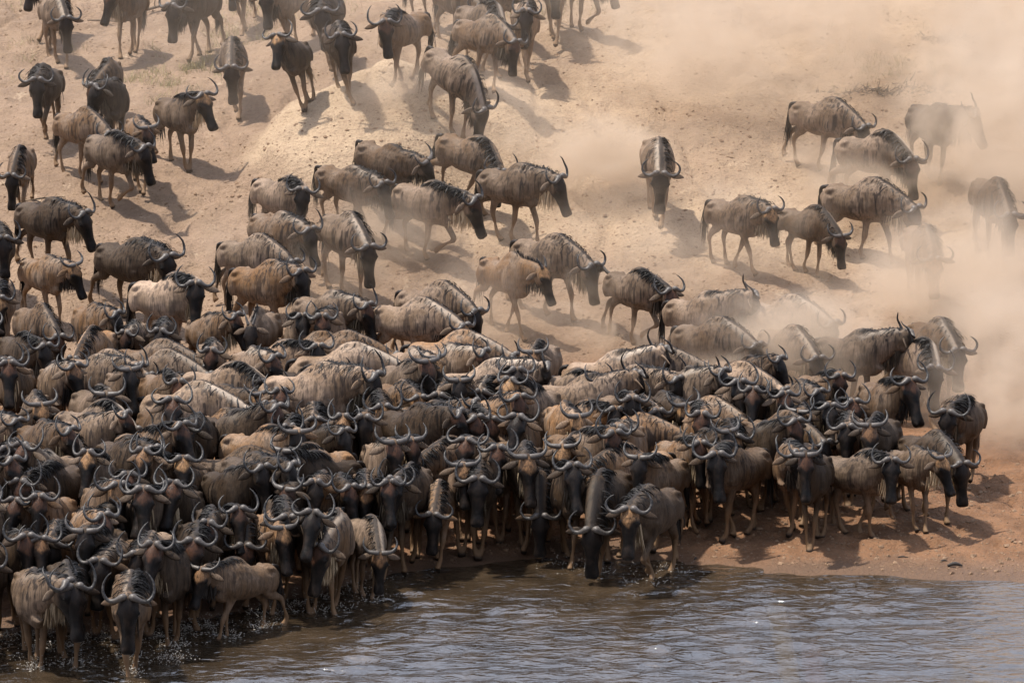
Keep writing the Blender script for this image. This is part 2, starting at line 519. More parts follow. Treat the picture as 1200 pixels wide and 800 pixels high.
    nm = int(420 * mane) if calf < .6 else 70
    for i in range(nm):
        u = rnd.uniform(0, 1) ** .9 * (len(LC) - 1.001) * (1 if calf < .6 else .7)
        j = int(u); p = LC[j] * (1 - (u - j)) + LC[j + 1] * (u - j)
        sd = fall if rnd.random() < .93 else -fall
        p = p + lift + np.array([rnd.normal(0, .01), sd * abs(rnd.normal(0, .014)), -.012])
        if calf > .6:
            strand(MS, p, (-.3, 0, 1), (-.6, sd * .3, .6), rnd.uniform(.05, .09), .02, rnd, 2)
        else:
            L = rnd.uniform(.08, .25) * (1.25 - .5 * j / len(LC)) * (1.0 - .25 * (j / len(LC))) * (.6 + .4 * mane)
            strand(MS, p, (-.45 + rnd.normal(0, .35), sd * .8, .22 + rnd.normal(0, .15)), (-.35 + rnd.normal(0, .30), sd * .34, -1), L, rnd.uniform(.008, .019), rnd, 4)
    mane_m = new_mesh('mane', MS.v, MS.f, M_MANE)
    # beard: hanging locks from jaw down the throat to the brisket
    BS = Soup()
    jaw = [hp(.28, 0, -.075), hp(.12, 0, -.115), N[3] - np.array([0, 0, nh[3] * slim * .95]), N[2] - np.array([0, 0, nh[2] * slim * .97]), N[1] - np.array([-.02, 0, nh[1] * slim * .97])]
    JC = catmull([(*p,) for p in jaw], 8)
    for i in range(int(260 * (1 - .5 * calf))):
        u = rnd.uniform(0, 1) * (len(JC) - 1.001)
        j = int(u); p = JC[j] * (1 - (u - j)) + JC[j + 1] * (u - j)
        env = .5 + .5 * math.sin(math.pi * min(1, u / (len(JC) - 1) * 1.15))
        sd = rnd.normal(0, .03)
        p = p + lift + np.array([rnd.normal(0, .012), sd, .02])
        strand(BS, p, (rnd.normal(0, .15), sd * 2, -1), (-.12 + rnd.normal(0, .12), rnd.normal(0, .1), -1), rnd.uniform(.14, .42) * env * (1 - .3 * calf), rnd.uniform(.012, .026), rnd, 3)
    beard_m = new_mesh('beard', BS.v, BS.f, M_BEARD)
    # tail: thin dock and long dark switch
    TS = Soup()
    tp, ty = math.radians(tail[0]), math.radians(tail[1])
    d = np.array([-math.cos(ty) * math.cos(tp), math.sin(ty) * math.cos(tp), math.sin(tp)]) if tail[0] > 0 else None
    r0 = np.array([-.482, bx(-.482), 1.05]) + lift
    if d is None:
        T = [r0 + np.array([.06, 0, .02]), r0 + np.array([-.05, 0, -.02]), r0 + np.array([-.085, .01, -.16]), r0 + np.array([-.085, .015, -.34])]
        dn = np.array([-.04, .03, -1.])
    else:
        T = [r0 + np.array([.05, 0, 0]), r0 + d * .08, r0 + d * .22 + np.array([0, 0, .02]), r0 + d * .38]
        dn = d * .9 + np.array([0, 0, -.35])
    TS.add(loft([(*p, r, r) for p, r in zip(T, (.03, .028, .02, .012))], Y if d is None else (0, .7, .7), 3, 8))
    TC = catmull(T, 6)
    for i in range(110 if calf < .6 else 60):
        j = int(rnd.uniform(.38, 1) * (len(TC) - 1))
        p = TC[j] + rnd.normal(0, .008, 3)
        strand(TS, p, dn + rnd.normal(0, .12, 3), dn + rnd.normal(0, .07, 3) + (np.array([0, 0, -.5]) if d is not None else 0), rnd.uniform(.28, .58), rnd.uniform(.012, .024), rnd, 3)
    tail_m = new_mesh('tail', TS.v, TS.f, M_TAIL)
    return dict(body=bm, horns=horns, mane=mane_m, beard=beard_m, tail=tail_m, poll=poll_l, calf=calf, key=key)

POSES = {
    'stand':     dict(neck=(20, 0), head=(-66, 0), seed=1),
    'walk_a':    dict(fl=F_FWD, fr=F_BACK, hl=H_BACK, hr=H_FWD, neck=(16, 0), head=(-64, 4), seed=2),
    'walk_b':    dict(fl=F_LIFT, fr=F_BACK, hl=H_STAND, hr=H_BACK, neck=(14, 6), head=(-66, 8), seed=3, mane=1.15),
    'walk_c':    dict(fl=F_BACK, fr=F_FWD, hl=H_FWD, hr=H_STAND, neck=(22, -10), head=(-60, -8), seed=4, spread=.93),
    'alert':     dict(fl=F_STAND, fr=F_STAND, hl=H_STAND, hr=H_BACK, neck=(40, 4), head=(-54, 4), seed=5, spread=1.05),
    'look_left': dict(fl=F_STAND, fr=F_BACK, hl=H_FWD, hr=H_STAND, neck=(26, 32), head=(-62, 24), seed=6),
    'look_right': dict(fl=F_BACK, fr=F_STAND, hl=H_STAND, hr=H_FWD, neck=(26, -32), head=(-62, -24), seed=7, mane=1.2),
    'low':       dict(fl=F_FWD, fr=F_BACK, hl=H_BACK, hr=H_STAND, neck=(-8, -4), head=(-74, -4), seed=8),
    'low_right': dict(fl=F_BACK, fr=F_FWD, hl=H_STAND, hr=H_BACK, neck=(-4, -28), head=(-70, -14), seed=9, mane=1.1),
    'drink':     dict(fl=F_FWD, fr=F_STAND, hl=H_STAND, hr=H_FWD, neck=(-38, 6), head=(-80, 4), seed=10, mane=1.3),
    'trot':      dict(fl=F_LIFT, fr=F_BACK, hl=H_BACK, hr=H_LIFT, neck=(4, 0), head=(-56, -10), tail=(12, 15), seed=11),
    'bull':      dict(fl=F_BACK, fr=F_FWD, hl=H_FWD, hr=H_BACK, neck=(18, -6), head=(-72, 0), seed=12, mane=1.7, spread=1.06),
    'high':      dict(fl=F_STAND, fr=F_STAND, hl=H_STAND, hr=H_STAND, neck=(48, -8), head=(-48, -10), seed=13),
    'young':     dict(fl=F_FWD, fr=F_STAND, hl=H_BACK, hr=H_STAND, neck=(22, 10), head=(-60, 8), seed=14, calf=.4, mane=.6),
    'young_low': dict(fl=F_STAND, fr=F_BACK, hl=H_STAND, hr=H_FWD, neck=(-16, -12), head=(-72, -6), seed=15, calf=.4, mane=.6),
    'calf':      dict(fl=F_BACK, fr=F_FWD, hl=H_STAND, hr=H_BACK, neck=(14, 8), head=(-60, 4), seed=16, calf=1.0),
}
_rc = np.random.default_rng(99)
_fl, _hl = [F_STAND, F_FWD, F_BACK, F_STAND], [H_STAND, H_FWD, H_BACK, H_STAND]
for _i in range(12):
    POSES[f'crowd_{_i}'] = dict(fl=_fl[_rc.integers(4)], fr=_fl[_rc.integers(4)], hl=_hl[_rc.integers(4)], hr=_hl[_rc.integers(4)], neck=(_rc.uniform(14, 50), _rc.uniform(-30, 30)), head=(_rc.uniform(-74, -44), _rc.uniform(-30, 30)),
                                mane=_rc.uniform(.7, 1.6), bend=_rc.uniform(-.12, .12), spread=_rc.uniform(.84, 1.10), calf=.4 if _i in (3, 8) else 0.0, seed=40 + _i)
CROWD = [k for k in POSES if k.startswith('crowd')]
PROTO = {k: make_wildebeest(k, **v) for k, v in POSES.items()}

def place_wildebeest(pose, loc, quat, scale, colour):
    """a wildebeest is an Empty at its feet with body, horns, mane, beard and tail"""
    p = PROTO[pose]
    root = bpy.data.objects.new('wildebeest', None)
    root.empty_display_size = .2
    COL.objects.link(root)
    root.location = loc
    root.rotation_mode = 'QUATERNION'
    root.rotation_quaternion = quat
    root.scale = (scale,) * 3
    for nm, me in (('body', p['body']), ('horn', p['horns'][0]), ('horn', p['horns'][1]), ('mane', p['mane']), ('beard', p['beard']), ('tail', p['tail'])):
        c = link(nm, me, root)
        c.color = colour
    return root

# ---------------------------------------------------------------- pixel rays and the lie of the land
FWD = np.array([0, math.cos(CAM_DEP), -math.sin(CAM_DEP)])
UPC = np.array([0, math.sin(CAM_DEP), math.cos(CAM_DEP)])
def ray(px, py):
    d = FWD + np.array([1., 0, 0]) * ((px - W / 2) / F) + UPC * ((H / 2 - py) / F)
    return d / np.linalg.norm(d)
def on_level(px, py, z=0.0):
    d = ray(px, py)
    return np.array([0, 0, CAM_Z]) + d * ((z - CAM_Z) / d[2])

SHORE_PX = [(-60, 742), (60, 738), (160, 738), (300, 712), (390, 690), (440, 676), (520, 662), (640, 653), (800, 661), (900, 667), (1000, 672), (1200, 684), (1290, 690)]
_sh = np.array([on_level(*p)[:2] for p in SHORE_PX])
_sh = np.vstack([[-300, _sh[0, 1] - 6], [-14, _sh[0, 1] - 1], _sh, [14, _sh[-1, 1] - 1], [300, _sh[-1, 1] - 8]])
def shore(x):
    return np.interp(x, _sh[:, 0], _sh[:, 1])
PROF = np.array([(50, 0), (60, 0.02), (64, .10), (68, .28), (71, .62), (73.5, 1.18), (76, 1.85), (80, 2.92), (85, 4.0), (90, 5.0), (100, 6.7), (130, 9.5), (300, 13), (4000, 14)])
PROF_FLAT = np.array([(50, 0), (60, 0.02), (64, .10), (68, .28), (71, .66), (73.5, 1.25), (76, 1.85), (79, 2.40), (83, 2.95), (88, 3.62), (94, 4.45), (104, 6.2), (130, 9.5), (300, 13), (4000, 14)])
NEAR = np.array([(-4000, 13.2), (-20, 13.0), (0.5, 12.9), (8, 11.5), (14, 7.4), (22, 2.2), (30, -0.6), (38, -1.1), (45, -1.0)])
MOUND = [(-2.65, 78.3, 2.0, 2.5, .80), (-1.1, 79.6, 1.6, 1.9, .42)]
def terrain(x, y, fine=True):
    x, y = np.asarray(x, float), np.asarray(y, float)
    s = shore(x)
    u = y - s + .16 * lattice_noise(x, y, 1.1, 21) + .07 * lattice_noise(x, y, .35, 22)
    far = np.where(u < 0, -1.0 * (1 - np.exp(np.minimum(u, 0) * .085)), .10 * np.clip(u, 0, .6) + .035 * np.clip(u, 0, 2.5))
    prof = sum(np.interp(y + o, PROF[:, 0], PROF[:, 1]) for o in (-1.2, -.4, .4, 1.2)) / 4
    flat = sum(np.interp(y + o, PROF_FLAT[:, 0], PROF_FLAT[:, 1]) for o in (-1.2, -.4, .4, 1.2)) / 4
    wl = 1 - smooth01(x, -5.6, -2.2)
    prof = prof * (1 - wl) + flat * wl
    far = far + prof * smooth01(u, 0, 4)
    for mx, my, rx, ry, h in MOUND:
        q = ((x - mx) / rx) ** 2 + ((y - my) / ry) ** 2
        far = far + h * np.exp(-q ** 2.2)
    up = smooth01(u, .2, 2.0)
    rill = 1 - np.abs(lattice_noise(x + .35 * lattice_noise(x, y, 1.3, 18), y * .32, .95, 17))
    far = far - up * .09 * smooth01(rill, .72, 1.0) * smooth01(y, 71, 75)
    far = far + up * (.16 * lattice_noise(x, y, 5.2, 11) * smooth01(y, 66, 74) + .05 * lattice_noise(x, y, 1.7, 12) + .030 * lattice_noise(x + .3 * y, y, .75, 13) * smooth01(y, 60, 70))
    if fine:
        k = up * (.35 + .65 * smooth01(y, 50, 62))
        far = far + k * (.046 * lattice_noise(x, y, .36, 14) + .030 * lattice_noise(x, y, .19, 15)) - k * .065 * smooth01(lattice_noise(x, y, .22, 16), .45, .8) * (1 - .5 * smooth01(y, 68, 74))
    near = np.interp(y, NEAR[:, 0], NEAR[:, 1])
    return np.where(y < 45, near, far)
def normal(x, y, e=.8):
    dx = (terrain(x + e, y, False) - terrain(x - e, y, False)) / (2 * e)
    dy = (terrain(x, y + e, False) - terrain(x, y - e, False)) / (2 * e)
    n = Vector((-float(dx), -float(dy), 1.0))
    return n.normalized()
def hit(px, py, h=0.0):
    """where the pixel's ray comes within height h of the land"""
    d = ray(px, py)
    O = np.array([0, 0, CAM_Z])
    def gap(t):
        P = O[None] + d[None] * t[:, None]
        return P[:, 2] - np.maximum(terrain(P[:, 0], P[:, 1], False), -.35) - h
    t = np.arange(50.0, 130.0, .5)
    i = max(1, int(np.argmax(gap(t) < 0)))
    t = np.linspace(t[i - 1], t[i], 26)
    i = int(np.argmax(gap(t) < 0))
    return O + d * t[i]
def project(p):
    q = np.asarray(p, float) - np.array([0, 0, CAM_Z])
    return W / 2 + F * q[0] / (q @ FWD), H / 2 - F * (q @ UPC) / (q @ FWD)

def ground_material():
    k = Nodes('river_bank_soil')
    pos = k.n('NewGeometry').outputs['Position']
    a = k.n('SeparateColor'); k.l(k.n('Attribute', attribute_name='zones').outputs['Color'], a.inputs[0])
    beach, wet, pale = a.outputs
    n1 = k.noise(pos, .55, 5, .6)
    n2 = k.noise(k.scaled(pos, (1, .55, 1)), 3.2, 5, .65)
    n3 = k.noise(pos, 19, 4, .7)
    n4 = k.noise(k.scaled(pos, (1.3, 1, 1)), 8.5, 4, .62, .4)
    soil = k.mix(k.ramp(n1, .34, .66), (.190, .126, .083), (.278, .188, .126))
    soil = k.mix(k.math('MULTIPLY', k.ramp(n4, .45, .66), .55), soil, (.165, .108, .070))
    soil = k.mix(k.math('MULTIPLY', k.ramp(k.noise(k.scaled(pos, (1, .6, 1)), 2.1, 5, .7), .60, .70), .6), soil, (.45, .34, .235))
    soil = k.mix(k.math('MULTIPLY', k.ramp(n2, .42, .68), .65), soil, (.250, .170, .108))
    soil = k.mix(k.math('MULTIPLY', pale, k.ramp(n2, .25, .6, .55, 1.0)), soil, (.400, .292, .192))
    red = k.mix(k.ramp(n2, .35, .66), (.142, .070, .034), (.215, .110, .056))
    soil = k.mix(beach, soil, red)
    soil = k.mix(k.math('MULTIPLY', k.ramp(n3, .50, .66), .6), soil, (.155, .100, .064))
    sp = k.n('TexVoronoi', feature='F1'); sp.inputs['Scale'].default_value = 11.0; k.l(pos, sp.inputs['Vector'])
    soil = k.mix(k.math('MULTIPLY', k.ramp(sp.outputs['Distance'], .16, .05), .55), soil, (.09, .06, .04))   # droppings and pebbles
    soil = k.mix(k.math('MULTIPLY', wet, .75), soil, (.105, .064, .040))
    k.l(soil, k.bsdf.inputs['Base Color'])
    k.l(k.ramp(wet, 0, 1, .92, .55), k.bsdf.inputs['Roughness'])
    k.bsdf.inputs['Specular IOR Level'].default_value = .3
    b = k.n('Bump'); b.inputs['Strength'].default_value = .9; b.inputs['Distance'].default_value = .07
    hgt = k.math('ADD', k.math('MULTIPLY', n3, .9), k.math('MULTIPLY', k.noise(pos, 7, 4, .6), 1.2))
    k.l(hgt, b.inputs['Height']); k.l(b.outputs[0], k.bsdf.inputs['Normal'])
    return k.m

def build_ground():
    xs = np.unique(np.concatenate([-np.geomspace(12, 3500, 16)[::-1], np.arange(-12, 12.001, .075), np.geomspace(12, 3500, 16)]))
    ys = np.unique(np.concatenate([-np.geomspace(6, 3500, 12)[::-1], np.arange(-5, 50, 1.4), np.arange(50, 98, .085), np.geomspace(98, 3800, 22)]))
    X, Yg = np.meshgrid(xs, ys)
    Z = terrain(X, Yg)
    nx, ny = len(xs), len(ys)
    V = np.stack([X, Yg, Z], -1).reshape(-1, 3)
    i = np.arange(nx * ny).reshape(ny, nx)
    Fq = np.stack([i[:-1, :-1], i[:-1, 1:], i[1:, 1:], i[1:, :-1]], -1).reshape(-1, 4)
    me = bpy.data.meshes.new('ground')
    me.vertices.add(len(V)); me.vertices.foreach_set('co', V.ravel())
    me.loops.add(Fq.size); me.loops.foreach_set('vertex_index', Fq.ravel())
    me.polygons.add(len(Fq)); me.polygons.foreach_set('loop_start', np.arange(0, Fq.size, 4))
    me.update(calc_edges=True)
    me.polygons.foreach_set('use_smooth', np.ones(len(Fq), bool))
    x, y = V[:, 0], V[:, 1]
    u = y - shore(x)
    wob = lattice_noise(x, y, 1.1, 31) * .8 + lattice_noise(x, y, .4, 32) * .3
    beach = (1 - smooth01(y + wob * 1.6, 66.5, 71.5)) * (y > 45)
    wet = (1 - smooth01(u + wob * .45, .15, .95)) * (y > 45)
    pale = np.zeros(len(x))
    for mx, my, rx, ry, h in MOUND:
        q = ((x - mx) / (rx * .95)) ** 2 + ((y - my) / ry) ** 2
        pale = np.maximum(pale, (1 - smooth01(q + wob * .35, .55, 1.25)) * min(1, h * 2))
    pale = np.maximum(pale, (.25 + .55 * smooth01(lattice_noise(x, y, 2.6, 33) + wob * .3, -.2, .7)) * smooth01(y, 72, 76) * smooth01(x + wob, -3.5, 0))
    at = me.attributes.new('zones', 'FLOAT_COLOR', 'POINT')
    at.data.foreach_set('color', np.stack([beach, wet, pale, np.ones_like(x)], 1).astype(np.float32).ravel())
    me.materials.append(ground_material())
    o = link('ground', me)
    o['kind'] = 'structure'
build_ground()

def water_material():
    k = Nodes('muddy_river_water')
    pos = k.n('NewGeometry').outputs['Position']
    n1 = k.noise(k.scaled(pos, (.50, 1.0, 1)), 5.6, 1.2, .5, .9)
    n2 = k.noise(k.scaled(pos, (.7, 1.0, 1)), 15, 3, .6, .4)
    turb = k.noise(pos, 1.2, 4, .6)
    k.l(k.mix(k.ramp(turb, .35, .7), (.026, .018, .011), (.048, .033, .020)), k.bsdf.inputs['Base Color'])
    k.bsdf.inputs['Roughness'].default_value = .06
    k.bsdf.inputs['IOR'].default_value = 2.5
    b = k.n('Bump'); b.inputs['Strength'].default_value = 1.0; b.inputs['Distance'].default_value = .044
    k.l(k.math('ADD', n1, k.math('MULTIPLY', n2, .34)), b.inputs['Height'])
    k.l(b.outputs[0], k.bsdf.inputs['Normal'])
    return k.m

def build_water(rings=()):
    xs = np.unique(np.concatenate([-np.geomspace(11, 3000, 10)[::-1], np.arange(-11, 11.001, .06), np.geomspace(11, 3000, 10)]))
    ys = np.concatenate([np.arange(24, 50, 1.3), np.arange(50, 62, .045), [63., 65.]])
    X, Yg = np.meshgrid(xs, ys)
    r = np.random.default_rng(5)
    Z = np.zeros_like(X)
    for i in range(34):
        L = r.uniform(.16, .75); a = r.normal(-1.5, .48); p = r.uniform(0, 6.28)
        amp = .0034 * L ** .8
        Z += amp * np.sin((X * math.cos(a) + Yg * math.sin(a)) * 2 * math.pi / L + p + 1.6 * lattice_noise(X, Yg, 1.3, 60 + i))
    Z *= .55 + .9 * smooth01(lattice_noise(X, Yg * 1.5, 1.6, 51), -.5, .8)
    for cx, cy_, am, ph in rings:      # rings spreading from wading legs
        R = np.hypot(X - cx, Yg - cy_)
        Z += np.where(R < 1.6, am * np.cos(R * 2 * math.pi / .24 - ph) * np.exp(-R / .38), 0)
    edge = (np.abs(X) < 10.9) & (Yg > 50.5)
    Z *= .25 + .75 * smooth01(shore(X) - Yg, -.1, 1.2)
    Z = np.where(edge, Z, 0)
    nx, ny = len(xs), len(ys)
    V = np.stack([X, Yg, Z], -1).reshape(-1, 3)
    i = np.arange(nx * ny).reshape(ny, nx)
    Fq = np.stack([i[:-1, :-1], i[:-1, 1:], i[1:, 1:], i[1:, :-1]], -1).reshape(-1, 4)
    me = bpy.data.meshes.new('river_water')
    me.vertices.add(len(V)); me.vertices.foreach_set('co', V.ravel())
    me.loops.add(Fq.size); me.loops.foreach_set('vertex_index', Fq.ravel())
    me.polygons.add(len(Fq)); me.polygons.foreach_set('loop_start', np.arange(0, Fq.size, 4))
    me.update(calc_edges=True)
    me.polygons.foreach_set('use_smooth', np.ones(len(Fq), bool))
    me.materials.append(water_material())
    o = link('river_water', me)
    o['kind'] = 'structure'

# ---------------------------------------------------------------- the herd
# kind  px  py  heading  pose  size  coat/forehead/beard  place
# kind: g = ground between the feet, b = middle of the body, h = poll between the horns; heading 0 = along the bank to the dusty side, -90 = to the river
COAT = {'g': (.12, 1.10), 'b': (.55, .80), 't': (.92, 1.12), 'd': (.30, .36), 'p': (.10, 1.55)}
FORE = {'k': .02, 'r': .46, 't': 1.0}
BEARD = {'p': .95, 'm': .5, 'd': .06}
SLOPE = '''
g 62 40 -108 walk_a 1 brd|coming over the rise behind its lowered neighbour
g 66 72 -70 low 1 gkd|head down high on the slope below the fallen branch's far end
g 155 62 -102 walk_c 1 brm|beside the fallen dry branch
g 240 64 -112 low 1.04 dkd|by the dry grass below the rise
g 278 127 -86 low 1 gkd|on bare soil below the dry grass
g 290 33 -98 walk_a .95 gtd|standing in the dry grass on the rise
g 58 160 -98 walk_b 1 dkd|alone above the walking pair
g 132 148 -88 low_right .98 brd|behind a raised-head neighbour in the file
g 138 182 -86 look_right .98 dkd|in the file down the slope, head turned
g 163 219 -80 young .96 brd|squeezed beside the big side-on walker
g 207 193 -58 alert .98 gtp|standing still with raised head beside the mound
g 90 206 -18 low 1 brd|behind the leading walker of the file
g 126 243 -24 walk_b 1.04 gkd|leading the file, lifting a foreleg
g 29 247 -92 low .95 bkd|by scattered twigs on the slope
g 50 322 -14 walk_a 1.06 dkp|above the tan youngster
g 146 374 -16 bull 1.08 dkp|alone on open soil, tail hanging
g 44 379 -22 young .88 ttd|below the dark bull at the slope's foot
g 2 352 -78 stand 1 dkd|at the slope's foot behind the tan youngster
g 4 412 -86 walk_a .98 btd|joining the back of the herd
g 350 56 -108 walk_a 1.03 bkd|behind the raised-head youngster on the crest
g 392 80 -96 walk_b 1.12 dkd|biggest on the crest, walking straight down
g 362 122 -98 high .9 dtd|head thrown up at the top of the mound
g 418 103 -72 walk_c 1 dkd|shoulder to shoulder on the mound's crest
g 466 97 -132 look_left 1.02 brd|turned across its neighbour on the mound's crest
g 512 140 -52 drink 1.10 gkd|picking its way down the mound, nose to the soil
g 548 100 -46 low 1.02 brd|nose down behind the grey one on the mound
g 560 84 -50 low_right 1.05 gkd|among the bunch at the top of the mound
g 612 86 -84 walk_c 1.06 gkd|stepping onto the open slope past the mound
g 650 44 -90 walk_a 1 brm|following down from the rise past the mound
g 676 36 -30 walk_b 1 bkd|last of the bunch on the rise
g 500 32 -4 walk_c 1 gkd|crossing the rise above the mound
g 532 48 -60 low 1 brd|in the bunch above the mound
g 585 46 -64 walk_a 1 gkd|behind the bunch above the mound
g 442 244 -18 young 1 bkd|half hidden at the mound's foot, mane upright
g 532 238 -6 low_right 1.0 bkd|at the mound's foot with lowered head
g 592 279 -8 walk_a 1.06 gkp|leading out past the mound's foot
g 490 300 -14 walk_b 1.10 grp|striding over open ground below the mound
g 402 268 -12 walk_c 1.0 bkd|below the mound, tail hanging dark
g 320 292 -14 look_right 1.0 gkd|at the mound's foot, ears out
g 318 334 -24 walk_a 1.02 bkd|brown flank turned downhill at the mound's foot
g 398 345 -32 low 1.06 pkm|mane blown forward below the mound
g 286 366 -8 low 1.0 prd|mostly behind its brown neighbour
g 300 398 -8 walk_c 1.04 tkd|heavy rump turned to the slope
g 188 428 -6 look_right 1.1 pkm|first in the herd's back row
g 372 428 -14 walk_a 1.0 grd|in the herd's back row with ears out
g 496 428 -10 low 1.06 pkd|black mane along the back row
g 470 446 -4 low 1.04 ptd|pale back in the herd's back row
g 632 369 -42 low 1.04 gkm|tail flung up, coming down the open slope
g 586 386 -24 calf 1.02 ttd|trotting beside a grown one on the open slope
g 735 400 -24 trot 1.0 grd|tail held straight out on the dusty slope
g 768 252 -86 low 1.14 gkp|alone in the middle of the dusty slope
g 852 312 -14 walk_c .96 gtm|standing side-on in the dusty open
g 952 200 -14 low 1.02 gkd|at the top of the dust cloud, side-on
g 1085 206 -66 look_left 1.05 dkd|at the top of the dust cloud, horns turned
g 1012 244 -4 low_right 1.08 grd|almost lost in the dust
g 1000 300 -8 low 1.1 gkp|in the dust with a long pale beard
g 936 318 -18 young_low .92 brd|stumbling head down in the dust
g 1156 302 -76 low 1.08 bkd|deepest in the dust at the slope's edge
g 1076 352 -80 low 1.06 bt d|walking down out of the dust
g 812 438 -8 look_left 1.05 gkd|at the herd's dusty back corner
g 822 466 -12 low 1.0 bkd|close behind the herd in thin dust
g 902 446 -8 low 1.06 pkd|pale back in thick dust
g 915 472 -60 low 1.02 gkm|low head fading in the dust
g 985 486 -8 look_left 1.04 gkd|side-on at the dusty edge of the herd
g 1086 466 -68 low 1.04 bkm|coming down into the herd through dust
g 1064 492 -30 low_right 1.02 gkd|just ahead of the one coming through dust
'''
FRONT = '''
g 1132 566 -108 bull 1.04 dkd|last on the beach, tail hanging
g 1060 600 -58 low 1.0 dkp|black mane, nose down on the beach
g 1040 612 -64 young .92 gtp|between two bearded ones on the beach
g 984 618 -34 look_right 1.0 gkp|shaggy flank side-on on the beach
g 1028 548 -72 alert 1.06 brd|looking over the beach rank
h 1008 500 -84 stand 1 gkd|second rank at the beach end
h 958 474 -86 alert 1.02 dkm|third rank at the beach end
h 994 462 -80 alert 1 brd|rust brow above the beach rank
g 926 614 -108 look_left 1.04 bkd|front rank, nose lifted to the river
g 858 622 -134 look_left 1.10 bkd|big one standing across the front rank
g 772 678 -114 walk_b 1.08 dtm|stepping into the shallows alone
g 698 650 -100 drink 1.14 dkd|head down drinking, black mane over both shoulders
g 626 640 -112 drink .96 bkd|head down behind the drinker
g 566 644 -96 stand 1.06 dkd|standing at the waterline
g 484 654 -112 walk_c 1.08 dkd|first feet in the water at the bend
g 516 652 -98 low .92 tkd|tan flank behind the front rank at the bend
g 358 702 -82 low_right 1.08 brp|bending to drink at the bend
g 402 697 -66 young_low .92 gtm|smallest drinker at the bend
h 320 604 -88 stand 1.08 dkd|over the drinkers' backs at the bend
g 268 736 -142 young .88 btd|turned back in the shallows
g 156 790 -84 bull 1.10 bkd|farthest out in the water
g 92 768 -88 walk_a 1.06 dkd|splashing beside the farthest wader
g 32 776 -70 look_left 1.06 gkm|shaggy striped shoulder in the splash
h 212 636 -90 walk_c 1.04 drd|behind the turned youngster
h 160 642 -92 stand 1.06 gkd|right behind the farthest wader
h 276 632 -84 low 1.0 brd|between the youngster and the bend
h 20 660 -88 stand 1 dkd|in the splash
h 58 634 -86 alert 1 dtd|in the splash
h 100 648 -94 stand 1.04 bkd|in the splash
'''
BACKS = '''
b 20 415 -60 stand 1 dkd
b 110 432 -12 low 1.02 gkd
b 215 428 -8 low 1 bkd
b 275 424 -4 look_right 1.06 pkd
b 165 436 -12 low 1 gkd
b 268 450 -8 low_right 1.06 pkd
b 222 476 -8 low 1.1 pkd
b 120 506 -14 low_right 1.1 gkd
b 112 530 -70 low .96 tkd
b 155 526 -60 low .96 tkd
b 350 418 -8 low 1 tkd
b 392 416 -4 low 1.08 tkd
b 402 432 -4 low 1.1 pkd
b 412 466 -4 bull 1.2 pkd
b 505 424 -6 low 1.06 tkd
b 590 458 -10 bull 1.06 pkd
b 330 456 -40 stand 1 dkd
b 700 444 -8 look_left 1.06 pkd
b 748 438 -8 low 1.06 pkd
b 676 470 -14 look_left 1.06 gkd
b 757 456 -20 bull 1.06 pkd
b 700 490 -14 look_right 1.02 tkd
b 706 512 -8 low 1.04 tkd
b 812 494 -20 low 1.02 tkd
b 842 456 -14 low 1.04 pkd
b 735 548 -160 low 1.08 tkd
b 800 530 -60 young .96 trd
b 885 505 -30 low 1.04 bkd
b 560 525 -150 low 1 tkd
b 345 560 -150 low 1 tkd
b 255 560 -20 low 1 bkd
'''
HEADS = '''13 432 d;80 427 gt;162 422 gt;243 411 g;55 470 dt;135 455 g;172 440 g;205 450 b;232 475 dr;25 490 g;160 486 d;190 503 dk;294 481 dr;72 518 g;37 530 dk
100 545 d;170 530 dr;218 530 d;270 529 bt;225 505 d;45 565 dr;33 583 dk;105 576 dt;175 570 dt;148 582 dr;215 572 d;275 565 d;75 588 b;8 547 d;4 578 d;297 560 d;245 587 d;120 594 d
315 430 g;358 452 br;335 475 g;375 485 d;304 466 dt;315 502 d;350 510 d;382 532 dk;440 472 d;425 516 dr;455 490 d;475 511 dr;487 493 d;512 470 dt;545 466 br;565 496 dr;532 503 g;515 493 dr;490 450 g;507 440 g
482 418 g;558 420 g;580 428 b;535 541 bt;590 541 dt;485 562 dr;435 576 dr;365 568 dk;338 551 d;318 578 dk;336 594 d;410 557 bt;476 465 g;598 490 d
625 422 gt;638 447 d;607 450 g;620 470 d;641 480 b;645 501 d;628 538 d;608 537 dr;672 532 d;715 452 gr;742 468 d;728 497 br;756 502 br;790 470 dt;806 445 g;835 488 dr;866 467 d;885 450 g;893 482 d;838 510 dk;796 520 dr;735 481 d;700 540 d
915 490 dr;910 458 g;950 457 g;925 520 d;870 515 d;970 510 d
10 628 d;117 622 d;175 622 d;135 608 d;70 612 dr;32 606 d;270 615 dt;160 605 d;238 612 d;45 648 dk;130 640 d'''
FILL_AREA = [(-30, 430), (300, 452), (600, 490), (800, 500), (1010, 530), (1015, 585), (800, 610), (650, 632), (450, 645), (330, 690), (200, 728), (-30, 745)]

